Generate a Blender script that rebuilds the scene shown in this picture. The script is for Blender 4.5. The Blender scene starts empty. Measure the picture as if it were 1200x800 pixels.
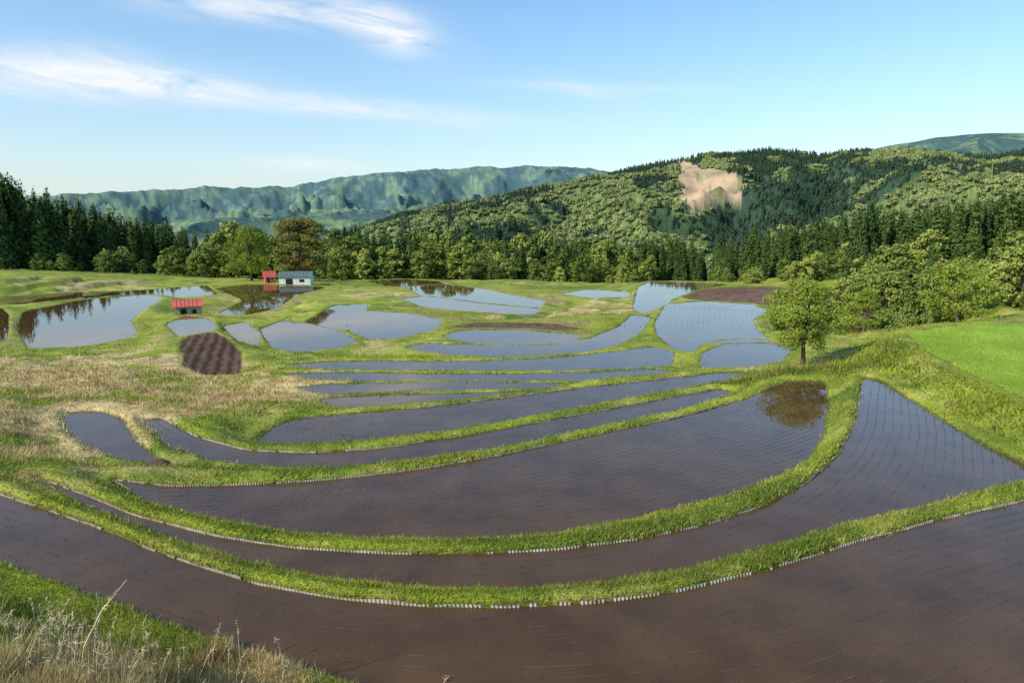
import bpy, math, random
import numpy as np
from mathutils import Vector
random.seed(7); rng=np.random.default_rng(7)
scene=bpy.context.scene
CAMZ=30.0; PITCH=math.atan(145/800.0)
cp,sp=math.cos(PITCH),math.sin(PITCH)
# ---------------------------------------------------------------- camera
cam=bpy.data.cameras.new("camera"); cam.lens=24; cam.sensor_width=36; cam.clip_end=30000; cam.clip_start=0.1
camo=bpy.data.objects.new("camera",cam); scene.collection.objects.link(camo)
camo.location=(0,0,CAMZ); camo.rotation_euler=(math.pi/2-PITCH,0,0); scene.camera=camo
def ray(px,py):
    u=(px-600)/800.0; v=(400-py)/800.0
    return (u, cp+v*sp, -sp+v*cp)
def survey(px,py,h):
    """sight line -> ground point lying h metres below the viewpoint"""
    d=ray(px,py); t=-h/d[2]
    return (d[0]*t,d[1]*t)
def azel(px,py):
    d=ray(px,py); return math.atan2(d[0],d[1]), d[2]/math.hypot(d[0],d[1])
# ---------------------------------------------------------------- noise
def vnoise(x,y,seed=0):
    xi=np.floor(x).astype(np.int64); yi=np.floor(y).astype(np.int64)
    fx=x-xi; fy=y-yi; fx=fx*fx*(3-2*fx); fy=fy*fy*(3-2*fy)
    def h(a,b):
        n=(a*374761393+b*668265263+seed*1442695041)&0xffffffff
        n=((n^(n>>13))*1274126177)&0xffffffff
        n=n^(n>>16)
        return (n&0xffff)/65535.0
    return (h(xi,yi)*(1-fx)+h(xi+1,yi)*fx)*(1-fy)+(h(xi,yi+1)*(1-fx)+h(xi+1,yi+1)*fx)*fy
def fbm(x,y,o=4,seed=0):
    s=0;a=.5;t=0
    for i in range(o):
        s=s+a*vnoise(x*2**i+17.3*i,y*2**i+9.1*i,seed+i); t+=a; a*=.5
    return s/t
def sstep(t):
    t=np.clip(t,0,1); return t*t*(3-2*t)
# ---------------------------------------------------------------- materials
def newmat(name):
    m=bpy.data.materials.new(name); m.use_nodes=True
    nt=m.node_tree; nt.nodes.clear()
    out=nt.nodes.new('ShaderNodeOutputMaterial'); b=nt.nodes.new('ShaderNodeBsdfPrincipled')
    nt.links.new(b.outputs[0],out.inputs[0]); return m,nt,b,out
def N(nt,t,**k):
    n=nt.nodes.new(t)
    for a,v in k.items(): setattr(n,a,v)
    return n
def noise_mat(name,c1,c2,scale=3,rough=.85,bump=0.0,obj=True,spec=.2,stretch=None,metal=0):
    m,nt,b,o=newmat(name)
    tc=N(nt,'ShaderNodeTexCoord'); src=tc.outputs['Object']
    if stretch:
        mp=N(nt,'ShaderNodeMapping'); mp.inputs['Scale'].default_value=stretch; nt.links.new(src,mp.inputs[0]); src=mp.outputs[0]
    n=N(nt,'ShaderNodeTexNoise'); n.inputs['Scale'].default_value=scale; n.inputs['Detail'].default_value=4
    nt.links.new(src,n.inputs['Vector'])
    r=N(nt,'ShaderNodeValToRGB'); r.color_ramp.elements[0].position=.3; r.color_ramp.elements[1].position=.7
    r.color_ramp.elements[0].color=(*c1,1); r.color_ramp.elements[1].color=(*c2,1)
    nt.links.new(n.outputs[0],r.inputs[0]); nt.links.new(r.outputs[0],b.inputs['Base Color'])
    b.inputs['Roughness'].default_value=rough; b.inputs['Specular IOR Level'].default_value=spec; b.inputs['Metallic'].default_value=metal
    if bump:
        bp=N(nt,'ShaderNodeBump'); bp.inputs['Strength'].default_value=bump; bp.inputs['Distance'].default_value=.05
        nt.links.new(n.outputs[0],bp.inputs['Height']); nt.links.new(bp.outputs[0],b.inputs['Normal'])
    return m
def flat_mat(name,c):
    m,nt,b,o=newmat(name); b.inputs['Base Color'].default_value=(*c,1); b.inputs['Roughness'].default_value=.9; b.inputs['Specular IOR Level'].default_value=0; return m
def leaf_mat(name,c1,c2,trans=.3,instanced=True):
    m,nt,b,o=newmat(name)
    oi=N(nt,'ShaderNodeObjectInfo'); g=N(nt,'ShaderNodeNewGeometry')
    a=N(nt,'ShaderNodeMath',operation='MULTIPLY'); a.inputs[1].default_value=.6
    nt.links.new(oi.outputs['Random'],a.inputs[0])
    a2=N(nt,'ShaderNodeMath',operation='MULTIPLY_ADD'); a2.inputs[1].default_value=.4
    nt.links.new(g.outputs['Random Per Island'],a2.inputs[0]); nt.links.new(a.outputs[0],a2.inputs[2])
    r=N(nt,'ShaderNodeMix',data_type='RGBA'); r.inputs['A'].default_value=(*c1,1); r.inputs['B'].default_value=(*c2,1)
    nt.links.new(a2.outputs[0],r.inputs['Factor'])
    nt.links.new(r.outputs['Result'],b.inputs['Base Color']); b.inputs['Roughness'].default_value=.7; b.inputs['Specular IOR Level'].default_value=.15
    if trans>0:
        t=N(nt,'ShaderNodeBsdfTranslucent'); nt.links.new(r.outputs['Result'],t.inputs[0])
        mx=N(nt,'ShaderNodeMixShader'); mx.inputs[0].default_value=trans
        nt.links.new(b.outputs[0],mx.inputs[1]); nt.links.new(t.outputs[0],mx.inputs[2]); nt.links.new(mx.outputs[0],o.inputs[0])
    return m
def attr_mat(name,attr,rough=.9,trans=0,noise=None,bumpd=0):
    m,nt,b,o=newmat(name)
    at=N(nt,'ShaderNodeAttribute',attribute_name=attr); col=at.outputs['Color']
    if noise:
        geo=N(nt,'ShaderNodeNewGeometry')
        for sc,amt in noise:
            n=N(nt,'ShaderNodeTexNoise'); n.inputs['Scale'].default_value=sc; n.inputs['Detail'].default_value=4
            nt.links.new(geo.outputs['Position'],n.inputs['Vector'])
            mr=N(nt,'ShaderNodeMapRange'); mr.inputs[1].default_value=.3; mr.inputs[2].default_value=.7
            mr.inputs[3].default_value=1-amt; mr.inputs[4].default_value=1+amt
            nt.links.new(n.outputs[0],mr.inputs[0])
            mu=N(nt,'ShaderNodeVectorMath',operation='SCALE'); nt.links.new(col,mu.inputs[0]); nt.links.new(mr.outputs[0],mu.inputs['Scale'])
            col=mu.outputs[0]
        if bumpd:
            bp=N(nt,'ShaderNodeBump'); bp.inputs['Strength'].default_value=.8; bp.inputs['Distance'].default_value=bumpd
            n2=N(nt,'ShaderNodeTexNoise'); n2.inputs['Scale'].default_value=6; n2.inputs['Detail'].default_value=3
            nt.links.new(geo.outputs['Position'],n2.inputs['Vector']); nt.links.new(n2.outputs[0],bp.inputs['Height']); nt.links.new(bp.outputs[0],b.inputs['Normal'])
    nt.links.new(col,b.inputs['Base Color']); b.inputs['Roughness'].default_value=rough; b.inputs['Specular IOR Level'].default_value=.12
    if trans:
        t=N(nt,'ShaderNodeBsdfTranslucent'); nt.links.new(col,t.inputs[0])
        mx=N(nt,'ShaderNodeMixShader'); mx.inputs[0].default_value=trans
        nt.links.new(b.outputs[0],mx.inputs[1]); nt.links.new(t.outputs[0],mx.inputs[2]); nt.links.new(mx.outputs[0],o.inputs[0])
    return m
# ---------------------------------------------------------------- mesh helper
def fastmesh(name,V,F,mats=None,midx=None,col=None,smooth=False,link=True,coll=None):
    V=np.asarray(V,dtype=np.float32); F=np.asarray(F,dtype=np.int32)
    me=bpy.data.meshes.new(name); n=F.shape[1]
    me.vertices.add(len(V)); me.vertices.foreach_set('co',V.ravel())
    me.loops.add(F.size); me.loops.foreach_set('vertex_index',F.ravel())
    me.polygons.add(len(F)); me.polygons.foreach_set('loop_start',np.arange(0,F.size,n,dtype=np.int32))
    try: me.polygons.foreach_set('loop_total',np.full(len(F),n,dtype=np.int32))
    except Exception: pass
    if mats:
        for m in mats: me.materials.append(m)
    if midx is not None: me.polygons.foreach_set('material_index',np.asarray(midx,dtype=np.int32))
    me.update(calc_edges=True)
    if col is not None:
        a=me.color_attributes.new('col','FLOAT_COLOR','POINT')
        c=np.ones((len(V),4),dtype=np.float32); c[:,:3]=col; a.data.foreach_set('color',c.ravel())
    me.polygons.foreach_set('use_smooth',np.full(len(F),smooth))
    ob=bpy.data.objects.new(name,me)
    if coll: coll.objects.link(ob)
    elif link: scene.collection.objects.link(ob)
    return ob
# ---------------------------------------------------------------- paddies (far edge first, then the rest)
PD=[]
def paddy(kind,h,far,rest,bump=.13,board=False,rows=0):
    PD.append(dict(kind=kind,h=h,far=far,rest=rest,bump=bump,board=board,rows=rows))
paddy('water',8.0,[(-150,527),(-60,558),(0,580),(100,613),(200,653),(300,685),(400,702),(500,711),(600,712),(700,707),(800,693),(900,668),(1000,637),(1100,610),(1200,587),(1350,550),(1500,515)],
 [(1600,640),(1500,900),(1200,1000),(800,1000),(600,900),(450,818),(400,797),(300,767),(200,732),(100,692),(0,660),(-150,620)],.16,True,.3)
paddy('water',8.4,[(40,560),(100,580),(160,605),(250,628),(350,643),(450,649),(560,649),(650,645),(750,632),(830,615),(900,592),(950,563),(985,530),(1003,495),(1008,462)],
 [(1012,442),(1030,445),(1060,464),(1100,490),(1150,520),(1205,546),(1225,554),(1200,563),(1150,577),(1100,590),(1000,613),(900,641),(800,668),(700,686),(600,692),(500,690),(400,681),(300,661),(200,632),(100,592)],.16,True,.3)
paddy('water',8.9,[(130,562),(200,570),(300,568),(400,561),(500,549),(600,531),(700,509),(800,488),(880,466),(905,452)],
 [(930,446),(966,447),(970,475),(964,512),(944,541),(900,565),(850,582),(750,608),(650,626),(560,633),(450,633),(350,626),(260,612),(180,592)],.16,True,.3)
paddy('water',9.5,[(190,490),(230,512),(290,528),(360,531),(440,526),(550,510),(700,482),(800,463),(845,455)],
 [(858,459),(830,472),(750,494),(650,516),(550,536),(450,547),(330,548),(250,541),(200,524),(165,492)],.15,True,.3)
paddy('water',9.45,[(75,484),(110,481),(140,489)],[(160,517),(192,543),(150,541),(110,528),(80,508)],.16)
paddy('water',9.9,[(320,500),(350,490),(400,485),(500,477),(600,465),(700,452),(800,441),(840,436)],
 [(874,436),(850,447),(750,465),(650,483),(550,501),(450,515),(370,521),(300,521)],.15,True,.3)
paddy('water',10.2,[(372,469),(400,465),(450,463),(560,460),(620,458)],[(644,461),(560,469),(480,475),(402,479)],.10)
paddy('water',10.4,[(345,454),(380,450),(450,448),(600,448),(665,449)],[(645,456),(560,458),(450,461),(385,463)],.10)
paddy('water',10.6,[(330,437),(400,436),(600,438),(700,436),(765,432)],[(800,436),(765,444),(700,448),(560,448),(450,448),(370,445)],.10)
paddy('water',10.85,[(328,426),(400,423),(550,423),(650,419),(720,412),(765,406)],[(789,412),(787,428),(740,434),(640,436),(500,435),(395,435)],.1,rows=.45)
paddy('water',10.7,[(820,428),(823,414),(850,403),(900,402)],[(927,409),(917,423),(880,431),(840,438),(822,436)],.1)
paddy('water',11.4,[(768,378),(780,357),(820,353),(880,356),(899,364)],[(881,375),(888,388),(902,396),(870,399),(838,399),(820,405),(808,416),(790,409),(770,392)],.1,rows=.6)
paddy('water',11.1,[(828,401),(870,397),(904,398)],[(897,403),(848,406)],.08)
paddy('water',12.6,[(742,362),(748,337),(760,330),(800,330),(855,333)],[(808,342),(786,351),(774,367),(757,370)],.1,rows=.7)
paddy('water',11.5,[(474,408),(500,402),(560,404),(640,405),(690,397),(726,383),(741,369)],[(763,371),(752,389),(724,404),(682,414),(600,420),(535,417)],.1,rows=.6)
paddy('water',11.8,[(517,394),(540,387),(600,386),(682,392)],[(670,403),(620,407),(560,404)],.1)
paddy('water',13.0,[(471,350),(500,347),(560,355),(636,362)],[(624,369),(560,366),(497,360)],.1)
paddy('water',13.3,[(476,336),(520,333),(570,339),(610,348),(640,353)],[(632,361),(560,355),(495,347)],.1)
paddy('water',13.8,[(430,329),(470,327),(512,329)],[(526,335),(456,336)],.08)
paddy('water',12.0,[(408,375),(430,364),(470,366),(518,374)],[(514,385),(472,396),(435,398),(409,389)],.1)
paddy('water',12.3,[(357,378),(391,358),(430,356)],[(429,365),(410,376),(402,390),(381,387)],.1)
paddy('water',11.8,[(305,386),(330,376),(360,379),(400,389)],[(419,399),(402,407),(350,413),(318,407)],.1)
paddy('water',11.7,[(261,382),(288,377),(305,391)],[(303,405),(279,400)],.1)
paddy('mud',11.0,[(211,400),(225,393),(250,389),(266,397)],[(281,412),(282,439),(240,440),(216,430)],.1)
paddy('water',11.3,[(195,380),(218,370),(247,374)],[(254,385),(235,391),(211,396)],.1)
paddy('water',13.0,[(253,338),(290,333),(385,336)],[(345,347),(324,362),(285,370),(256,368),(287,352)],.1)
paddy('water',11.6,[(28,365),(100,351),(170,345),(193,348)],[(163,366),(153,378),(161,389),(150,397),(90,407),(34,408),(20,385)],.1)
paddy('water',12.8,[(96,343),(180,339),(242,334)],[(256,345),(205,349),(98,352)],.1)
paddy('water',11.5,[(-70,360),(0,360),(10,369)],[(8,397),(0,401),(-70,403)],.1)
paddy('water',12.3,[(-60,351),(97,342)],[(94,349),(30,356),(-60,361)],.1)
paddy('water',11.8,[(988,386),(1005,375),(1060,368)],[(1086,374),(1050,384),(1000,391)],.1)
paddy('water',13.2,[(658,344),(690,339),(738,342)],[(737,348),(688,349)],.08)
paddy('dirt',12.4,[(798,350),(825,338),(900,336),(978,343)],[(988,352),(950,359),(880,357)])
paddy('dirt',11.9,[(520,385),(560,378),(650,379)],[(690,387),(640,386),(560,384)],.1)
paddy('lawn',7.3,[(1062,390),(1110,382),(1200,377),(1500,377)],[(1600,440),(1500,600),(1200,466),(1130,434),(1082,409)],.06)
def chaikin(P,it=2):
    Q=np.roll(P,-1,axis=0); P=np.stack([P,P*.67+Q*.33,P*.33+Q*.67],1).reshape(-1,P.shape[1])
    for _ in range(it):
        Q=np.roll(P,-1,axis=0); A=P*.75+Q*.25; B=P*.25+Q*.75
        P=np.stack([A,B],1).reshape(-1,P.shape[1])
    return P
for p in PD:
    P=[(*survey(x,y,p['h']),1.0) for x,y in p['far']]+[(*survey(x,y,p['h']),0.0) for x,y in p['rest']]
    p['raw']=np.array(P)[:,:2]; P=chaikin(np.array(P),2); p['P']=P[:,:2]; p['flag']=P[:,2]; p['z']=CAMZ-p['h']
    A=p['P']; B=np.roll(A,-1,axis=0); p['area']=.5*np.sum(A[:,0]*B[:,1]-B[:,0]*A[:,1])
def sdist(p,X,Y):
    P=p['P']; Q=np.roll(P,-1,axis=0); out=np.empty(len(X))
    for s in range(0,len(X),40000):
        x=X[s:s+40000,None]; y=Y[s:s+40000,None]
        dx=Q[:,0]-P[:,0]; dy=Q[:,1]-P[:,1]; L=dx*dx+dy*dy+1e-12
        t=np.clip(((x-P[:,0])*dx+(y-P[:,1])*dy)/L,0,1)
        d=np.sqrt(((x-P[:,0]-t*dx)**2+(y-P[:,1]-t*dy)**2).min(1))
        c=((P[:,1]>y)!=(Q[:,1]>y))&(x<(Q[:,0]-P[:,0])*(y-P[:,1])/(Q[:,1]-P[:,1]+1e-12)+P[:,0])
        ins=(c.sum(1)%2)==1
        out[s:s+40000]=np.where(ins,-d,d)
    return out
# ---------------------------------------------------------------- base terrain control points
AN=[]
def an(px,py,h): AN.append((*survey(px,py,h),CAMZ-h))
def aw(x,y,h): AN.append((x,y,CAMZ-h))
for a in [(0,720,7.1),(0,800,6.4),(150,800,7.0),(300,800,7.6),(-200,800,5.6),(0,480,8.9),(0,530,8.7),(60,450,9.8),(120,430,10.3),(200,450,10.3),(300,470,10.4),(0,410,10.4),
 (100,415,10.8),(200,430,10.7),(320,440,10.8),(-150,480,8.2),(-150,400,9.5),(0,322,9.4),(100,330,11.3),(-200,322,7.5),(-100,345,10.5),(200,333,12.8),
 (1200,372,7.6),(1100,378,8.4),(1030,392,9.6),(1400,365,6),(1000,372,11.4),(940,436,10.2),(990,425,9.6),(1020,405,9.0),(1000,350,11.8),(1100,352,10),(1200,350,8),
 (600,372,12.3),(700,362,12.7),(650,335,14.2),(560,330,14.4),(300,330,13.6),(400,331,13.6),(900,332,13.4),(450,345,13.2),(700,335,14.0)]: an(*a)
for a in [(0,0,1.7),(0,3,4.6),(-4,4,5.2),(4,4,5.4),(-8,6,5.6),(8,3,5),(0,-8,0.5),(-14,-4,1.5),(14,-4,2.5),(-25,6,4),(-32,20,6),(35,4,4.5),(45,15,5),(0,-60,-8),(-80,-40,-8),(80,-40,-6),
 (-90,60,2),(-130,100,4),(-110,140,11),(110,80,2),(90,120,5),(75,150,11),(130,100,-4),(150,150,-2),(0,180,16),(-60,180,16),(60,180,16),(-30,230,22),(40,230,24),(-130,200,15),(-170,230,16),(130,220,8)]: aw(*a)
C=[(q[0],q[1],p['z']) for p in PD for q in p['raw']]+AN
C=np.array(C); nC=len(C)
D=np.hypot(C[:,0][:,None]-C[:,0],C[:,1][:,None]-C[:,1])
A=np.zeros((nC+1,nC+1)); A[:nC,:nC]=-D+np.eye(nC)*1.0; A[:nC,nC]=1; A[nC,:nC]=1
W=np.linalg.solve(A,np.append(C[:,2],0))
def rbf(X,Y):
    out=np.empty(X.size); X=X.ravel(); Y=Y.ravel()
    for s in range(0,X.size,20000):
        d=np.hypot(X[s:s+20000,None]-C[:,0],Y[s:s+20000,None]-C[:,1]); out[s:s+20000]=-d@W[:nC]+W[nC]
    return out
# ---------------------------------------------------------------- polar terrain grid
rs=[0.03,.5,1,1.5,2,2.5]; r=3.0
while r<230: rs.append(r); r*=1.0052
while r<2300: rs.append(r); r*=1.013
while r<4700: rs.append(r); r*=1.006
while r<11000: rs.append(r); r*=1.03
rs=np.array(rs)
fine=np.radians(np.arange(-41,41.01,.12)); rest=np.radians(np.arange(42.5,318,2.5))
az=np.concatenate([fine,rest]); nA=len(az); nR=len(rs)
RR,AA=np.meshgrid(rs,az,indexing='ij'); X=RR*np.sin(AA); Y=RR*np.cos(AA)
nf=int((rs<400).sum())
ri=np.unique(np.append(np.arange(0,nf,5),nf-1)); ci=np.unique(np.append(np.arange(0,nA,4),nA-1))
cz=rbf(X[np.ix_(ri,ci)],Y[np.ix_(ri,ci)]).reshape(len(ri),len(ci))
t1=np.empty((nf,len(ci)))
for j in range(len(ci)): t1[:,j]=np.interp(np.arange(nf),ri,cz[:,j])
zb=np.empty((nf,nA))
for i in range(nf): zb[i]=np.interp(np.arange(nA),ci,t1[i])
zb=zb+(fbm(X[:nf]/3.5,Y[:nf]/3.5,4,3)-.5)*np.clip(RR[:nf]/30,.15,1)*.7
# old terrace steps on the unflooded slopes
stp=.9; q_=(zb+ (fbm(X[:nf]/25,Y[:nf]/25,2,13)-.5)*1.5)/stp; fr_=q_-np.floor(q_); zt=zb+(sstep((fr_-.62)/.38)-fr_)*stp
stepw=sstep((RR[:nf]-48)/20)*sstep((190-RR[:nf])/20); stepface=((fr_>.68)&(fr_<.97)&(stepw>.5)).astype(float)
zb=zb*(1-stepw*.8)+zt*stepw*.8
def crest(pts,D):
    a=np.array([azel(*q)[0] for q in pts]); e=np.array([azel(*q)[1] for q in pts])
    aa=(AA+np.pi)%(2*np.pi)-np.pi
    return CAMZ+np.interp(aa,a,e)*D
VAL=-60.0
def ridge(pts,D,r0,r1,amp,sc,seed,wobk=.25,crn=.12,fade=2.2,oc=4,floor=.0):
    zc=crest(pts,D)+ (fbm(X/ (sc*.25),Y/(sc*.25),3,seed+9)-.5)*amp*crn
    wob=(fbm(X/sc,Y/sc,2,seed+5)-.5)*(D-r0)*wobk
    s=np.where(RR<D,(RR-r0+wob*sstep((D-RR)/(D-r0)*3))/(D-r0),1-(RR-D)/(r1-D)); s=np.clip(s,0,1)
    n=1-np.abs(2*fbm(X/sc,Y/sc,oc,seed)-1)*2.2
    z=VAL+(zc-VAL)*(s**1.15)
    n_=(n-.6)
    if floor: n_=np.minimum(n-.95,0.05)
    return z+np.where((zc>VAL+5),n_*amp*np.clip(s*(1.5 if floor else 3),0,1)*np.clip((1-s)*fade,0.0,1),0)
mid=ridge([(-400,300),(380,290),(430,268),(470,253),(520,243),(560,236),(620,222),(660,215),(700,207),(740,198),(770,192),(800,187),(830,181),(870,178),(910,178),(940,181),(960,185),(990,181),(1030,177),(1080,176),(1120,180),(1160,184),(1200,180),(1400,155),(2200,200)],1500,420,2600,95,260,11)
farr=ridge([(-800,250),(-100,240),(50,231),(75,226),(100,227),(130,222),(150,224),(180,219),(200,221),(240,215),(270,219),(300,219),(340,217),(370,212),(400,207),(420,206),(440,202),(470,201),(500,197),(530,198),(560,194),(590,196),(620,193),(660,196),(700,199),(780,203),(900,230),(1200,250),(2200,250)],4500,2300,6500,560,700,21,.10,.06,3.2,6,1)
fr=ridge([(-400,300),(900,230),(980,183),(1040,170),(1100,161),(1160,156),(1200,153),(1350,148),(1700,190)],3300,2000,4500,150,700,31)
farr=farr+np.where(farr>VAL+30,(fbm(X/45,Y/45,3,88)-.5)*22,0)
hor=np.full_like(X,VAL)
Zm=np.maximum(np.maximum(mid,farr),np.maximum(fr,hor))
Z=Zm.copy()
bl=sstep((RR[:nf]-235)/150.0); Z[:nf]=zb*(1-bl)+np.minimum(Zm[:nf],-10)*bl
# paddies carving
Xn=X[:nf].ravel(); Yn=Y[:nf].ravel(); Rn=RR[:nf].ravel(); Zn=Z[:nf].copy().ravel()
BW=(1/3.0)**2
num=Zn*BW; den=np.full(Zn.shape,BW); inside=np.full(Zn.shape,-1); insd=np.zeros(Zn.shape); dmin=np.full(Zn.shape,99.0); bumpv=np.full(Zn.shape,.2)
for k,p in enumerate(PD):
    Rm=3.5 if p['h']<11 else 6.0
    P=p['P']; sel=np.nonzero((Xn>P[:,0].min()-Rm)&(Xn<P[:,0].max()+Rm)&(Yn>P[:,1].min()-Rm)&(Yn<P[:,1].max()+Rm))[0]
    if not len(sel): continue
    sd=sdist(p,Xn[sel],Yn[sel])
    if p['kind']=='water': sd=sd+(fbm(Xn[sel]*1.6,Yn[sel]*1.6,3,5)-.5)*(.10 if p['h']<9 else .25)
    o=sd>0; w=np.where(sd<Rm,(1/np.maximum(sd,.03)-1/Rm),0)**2
    num[sel[o]]+=w[o]*p['z']; den[sel[o]]+=w[o]
    cl=o&(sd<dmin[sel]); dmin[sel[cl]]=sd[cl]; bumpv[sel[cl]]=p['bump']
    ins=(~o)&(inside[sel]<0); inside[sel[ins]]=k; insd[sel[ins]]=-sd[ins]
zo=num/den
bw=np.where(Rn<30,.28,.4)
zo=zo+bumpv*sstep(dmin/bw)*np.where(dmin<50,1,0)*np.exp(-np.maximum(dmin-1.5,0)/3)
zo=zo+(fbm(Xn*1.3,Yn*1.3,3,8)-.5)*.14*sstep(dmin/.5)
for k,p in enumerate(PD):
    m=inside==k
    if p['kind']=='water': zo[m]=p['z']-.22*np.clip(insd[m]/.25,0,1)
    elif p['kind'] in('mud','dirt'): zo[m]=p['z']+ (.07*np.sin(Xn[m]*7+Yn[m]*2.5+3*fbm(Xn[m],Yn[m],2,9))+(fbm(Xn[m]*2,Yn[m]*2,3,6)-.5)*.14 if p['kind']=='mud' else (fbm(Xn[m]*1.5,Yn[m]*1.5,3,2)-.5)*.35)
    else: zo[m]=p['z']+.1*np.sin(Xn[m]*.2)*np.clip(insd[m]/3,0,1)
Z[:nf]=zo.reshape(nf,nA)
# ---- colours
G1=np.array([.235,.28,.030]); G2=np.array([.13,.185,.022]); G3=np.array([.37,.37,.075]); DRY=np.array([.60,.47,.23])
def mixc(a,b,t): return a*(1-t[...,None])+b*t[...,None]
n1=fbm(X/4,Y/4,4,41); n2=fbm(X/1.2,Y/1.2,4,42); n3=fbm(X/14,Y/14,4,43)
col=mixc(np.broadcast_to(G1,X.shape+(3,)),G2,sstep((n1-.38)*3)); col=mixc(col,G3,sstep((n2-.48)*4)*.65); col=mixc(col,G3,sstep((n3-.48)*5)*.5*sstep((RR-40)/30))
dry=np.zeros_like(X)
for px,py,h,rad,am in [(20,440,9.9,9,1.05),(110,425,10.6,8,.8),(0,490,8.9,6.5,1.1),(60,500,9.2,4,.7),(230,470,10.2,5,1.0),(290,455,10.5,4.5,.95),(30,540,8.8,4,.6),(160,450,10.2,7,.6),(60,800,6.5,2.6,.95),(200,805,7.3,2,.7),(-20,720,7.2,2,.5),
   (560,350,13.2,9,.6),(700,365,12.6,10,.65),(880,440,10.6,3,.5),(100,328,11,14,.6),(980,420,9.9,3,.4),(460,400,11.6,6,.4),(720,350,13,10,.65),(440,345,13.2,9,.55),(560,372,12.4,7,.5),(960,400,11,6,.4)]:
    c=survey(px,py,h); dry+=am*np.exp(-((X-c[0])**2+(Y-c[1])**2)/rad**2)
dryt=sstep((np.clip(dry,0,1.1)*.75+ (fbm(X*.45,Y*.45,5,77)-.5)*2.6-.31)*2.4)*np.clip(dry*2,0,1)
dcol=mixc(np.broadcast_to(DRY,X.shape+(3,)),np.array([.42,.29,.13]),sstep((fbm(X*1.8,Y*1.8,3,78)-.42)*4))
col=mixc(col,dcol,dryt*.9)
sf=np.zeros_like(X); sf[:nf]=stepface; sf*=sstep((fbm(X/6,Y/6,3,79)-.4)*5); col=mixc(col,np.array([.30,.24,.11]),sf*.65)
ff=fbm(X/120,Y/120,4,55); f2=fbm(X/30,Y/30,3,56)
forest=mixc(np.broadcast_to(np.array([.025,.055,.018]),X.shape+(3,)),np.array([.15,.20,.045]),sstep((ff*.6+f2*.4-.44)*7))
forest=forest*(.6+.8*rng.random(X.shape))[...,None]
isf=sstep((RR-190)/30); col=mixc(col,forest,isf)
aa=(AA+np.pi)%(2*np.pi)-np.pi
EL=(Z-CAMZ)/RR
cA=azel(838,220)[0]
e_t=azel(838,194)[1]; e_b=azel(838,243)[1]
inner=(EL-e_b)/(e_t-e_b)
half=(azel(876,220)[0]-azel(800,220)[0])/2
wv=(fbm(X/50,Y/50,4,61)-.5)
da=(aa-cA)/half
cutm=(da>-1.02-.14*inner+wv*.35)&(da<1.02-.22*inner+wv*.5)&(inner+wv*.3>0.0)&(inner+.16*da+wv*.3<.95)&(RR>700)&(RR<1560)
col[cutm]=np.array([.48,.33,.19])*(.7+.6*fbm(X[cutm]/8,Y[cutm]/30,4,5))[:,None]
gp=cutm&(fbm(X/18,Y/18,3,66)>.58); col[gp]=np.array([.26,.25,.10])
haze_tint=1-np.exp(-np.maximum(RR-300,0)/9000.0); HZ=np.array([.15,.28,.37])  # distance haze painted into the terrain colour, bluer with range
col=mixc(col,HZ,haze_tint)
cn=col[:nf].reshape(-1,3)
for k,p in enumerate(PD):
    m=inside==k
    if p['kind']=='water': cn[m]=(.035,.024,.018)
    elif p['kind']=='lawn': cn[m]=np.array([.24,.35,.035])*(.75+.5*fbm(Xn[m]/3,Yn[m]/3,5,4))[:,None]
    else: cn[m]=np.array([.15,.09,.06] if p['kind']=='dirt' else [.095,.055,.036])*(.6+.8*fbm(Xn[m],Yn[m],3,4))[:,None]
wet=(inside<0)&(dmin<.12); cn[wet]=cn[wet]*.5+np.array([.02,.015,.008])
tr=np.array([survey(*q) for q in [(1028,398,8.6),(1040,389,8.2),(1065,384,7.7),(1110,378,7.5),(1200,372,7.4),(1400,366,7.2)]])
td=np.full(len(Xn),99.)
for i in range(len(tr)-1):
    a,b=tr[i],tr[i+1]; d=b-a; t=np.clip(((Xn-a[0])*d[0]+(Yn-a[1])*d[1])/(d@d),0,1); td=np.minimum(td,np.hypot(Xn-a[0]-t*d[0],Yn-a[1]-t*d[1]))
m=(td<.8)&(inside<0); cn[m]=np.array([.36,.27,.17])
col[:nf]=cn.reshape(nf,nA,3)
idx=np.arange(nR*nA).reshape(nR,nA); nx=np.roll(idx,-1,axis=1)
F=np.stack([idx[:-1],idx[1:],nx[1:],nx[:-1]],-1).reshape(-1,4)[:,::-1]
V=np.stack([X,Y,Z],-1).reshape(-1,3)
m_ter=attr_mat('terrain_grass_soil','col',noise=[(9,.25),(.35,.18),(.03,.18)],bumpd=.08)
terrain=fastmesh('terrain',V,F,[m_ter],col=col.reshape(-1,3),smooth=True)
def ground_z(x,y):
    r=math.hypot(x,y); a=math.atan2(x,y)
    i=min(max(int(np.searchsorted(rs,r)),1),nR-1)
    if abs(a)<math.radians(41): j=int(round((a-az[0])/(az[1]-az[0])))
    else:
        a2=a if a>0 else a+2*math.pi; j=int(np.argmin(np.abs(az-a2)))
    t=(r-rs[i-1])/(rs[i]-rs[i-1]); return float(Z[i-1,j]*(1-t)+Z[i,j]*t)
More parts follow.
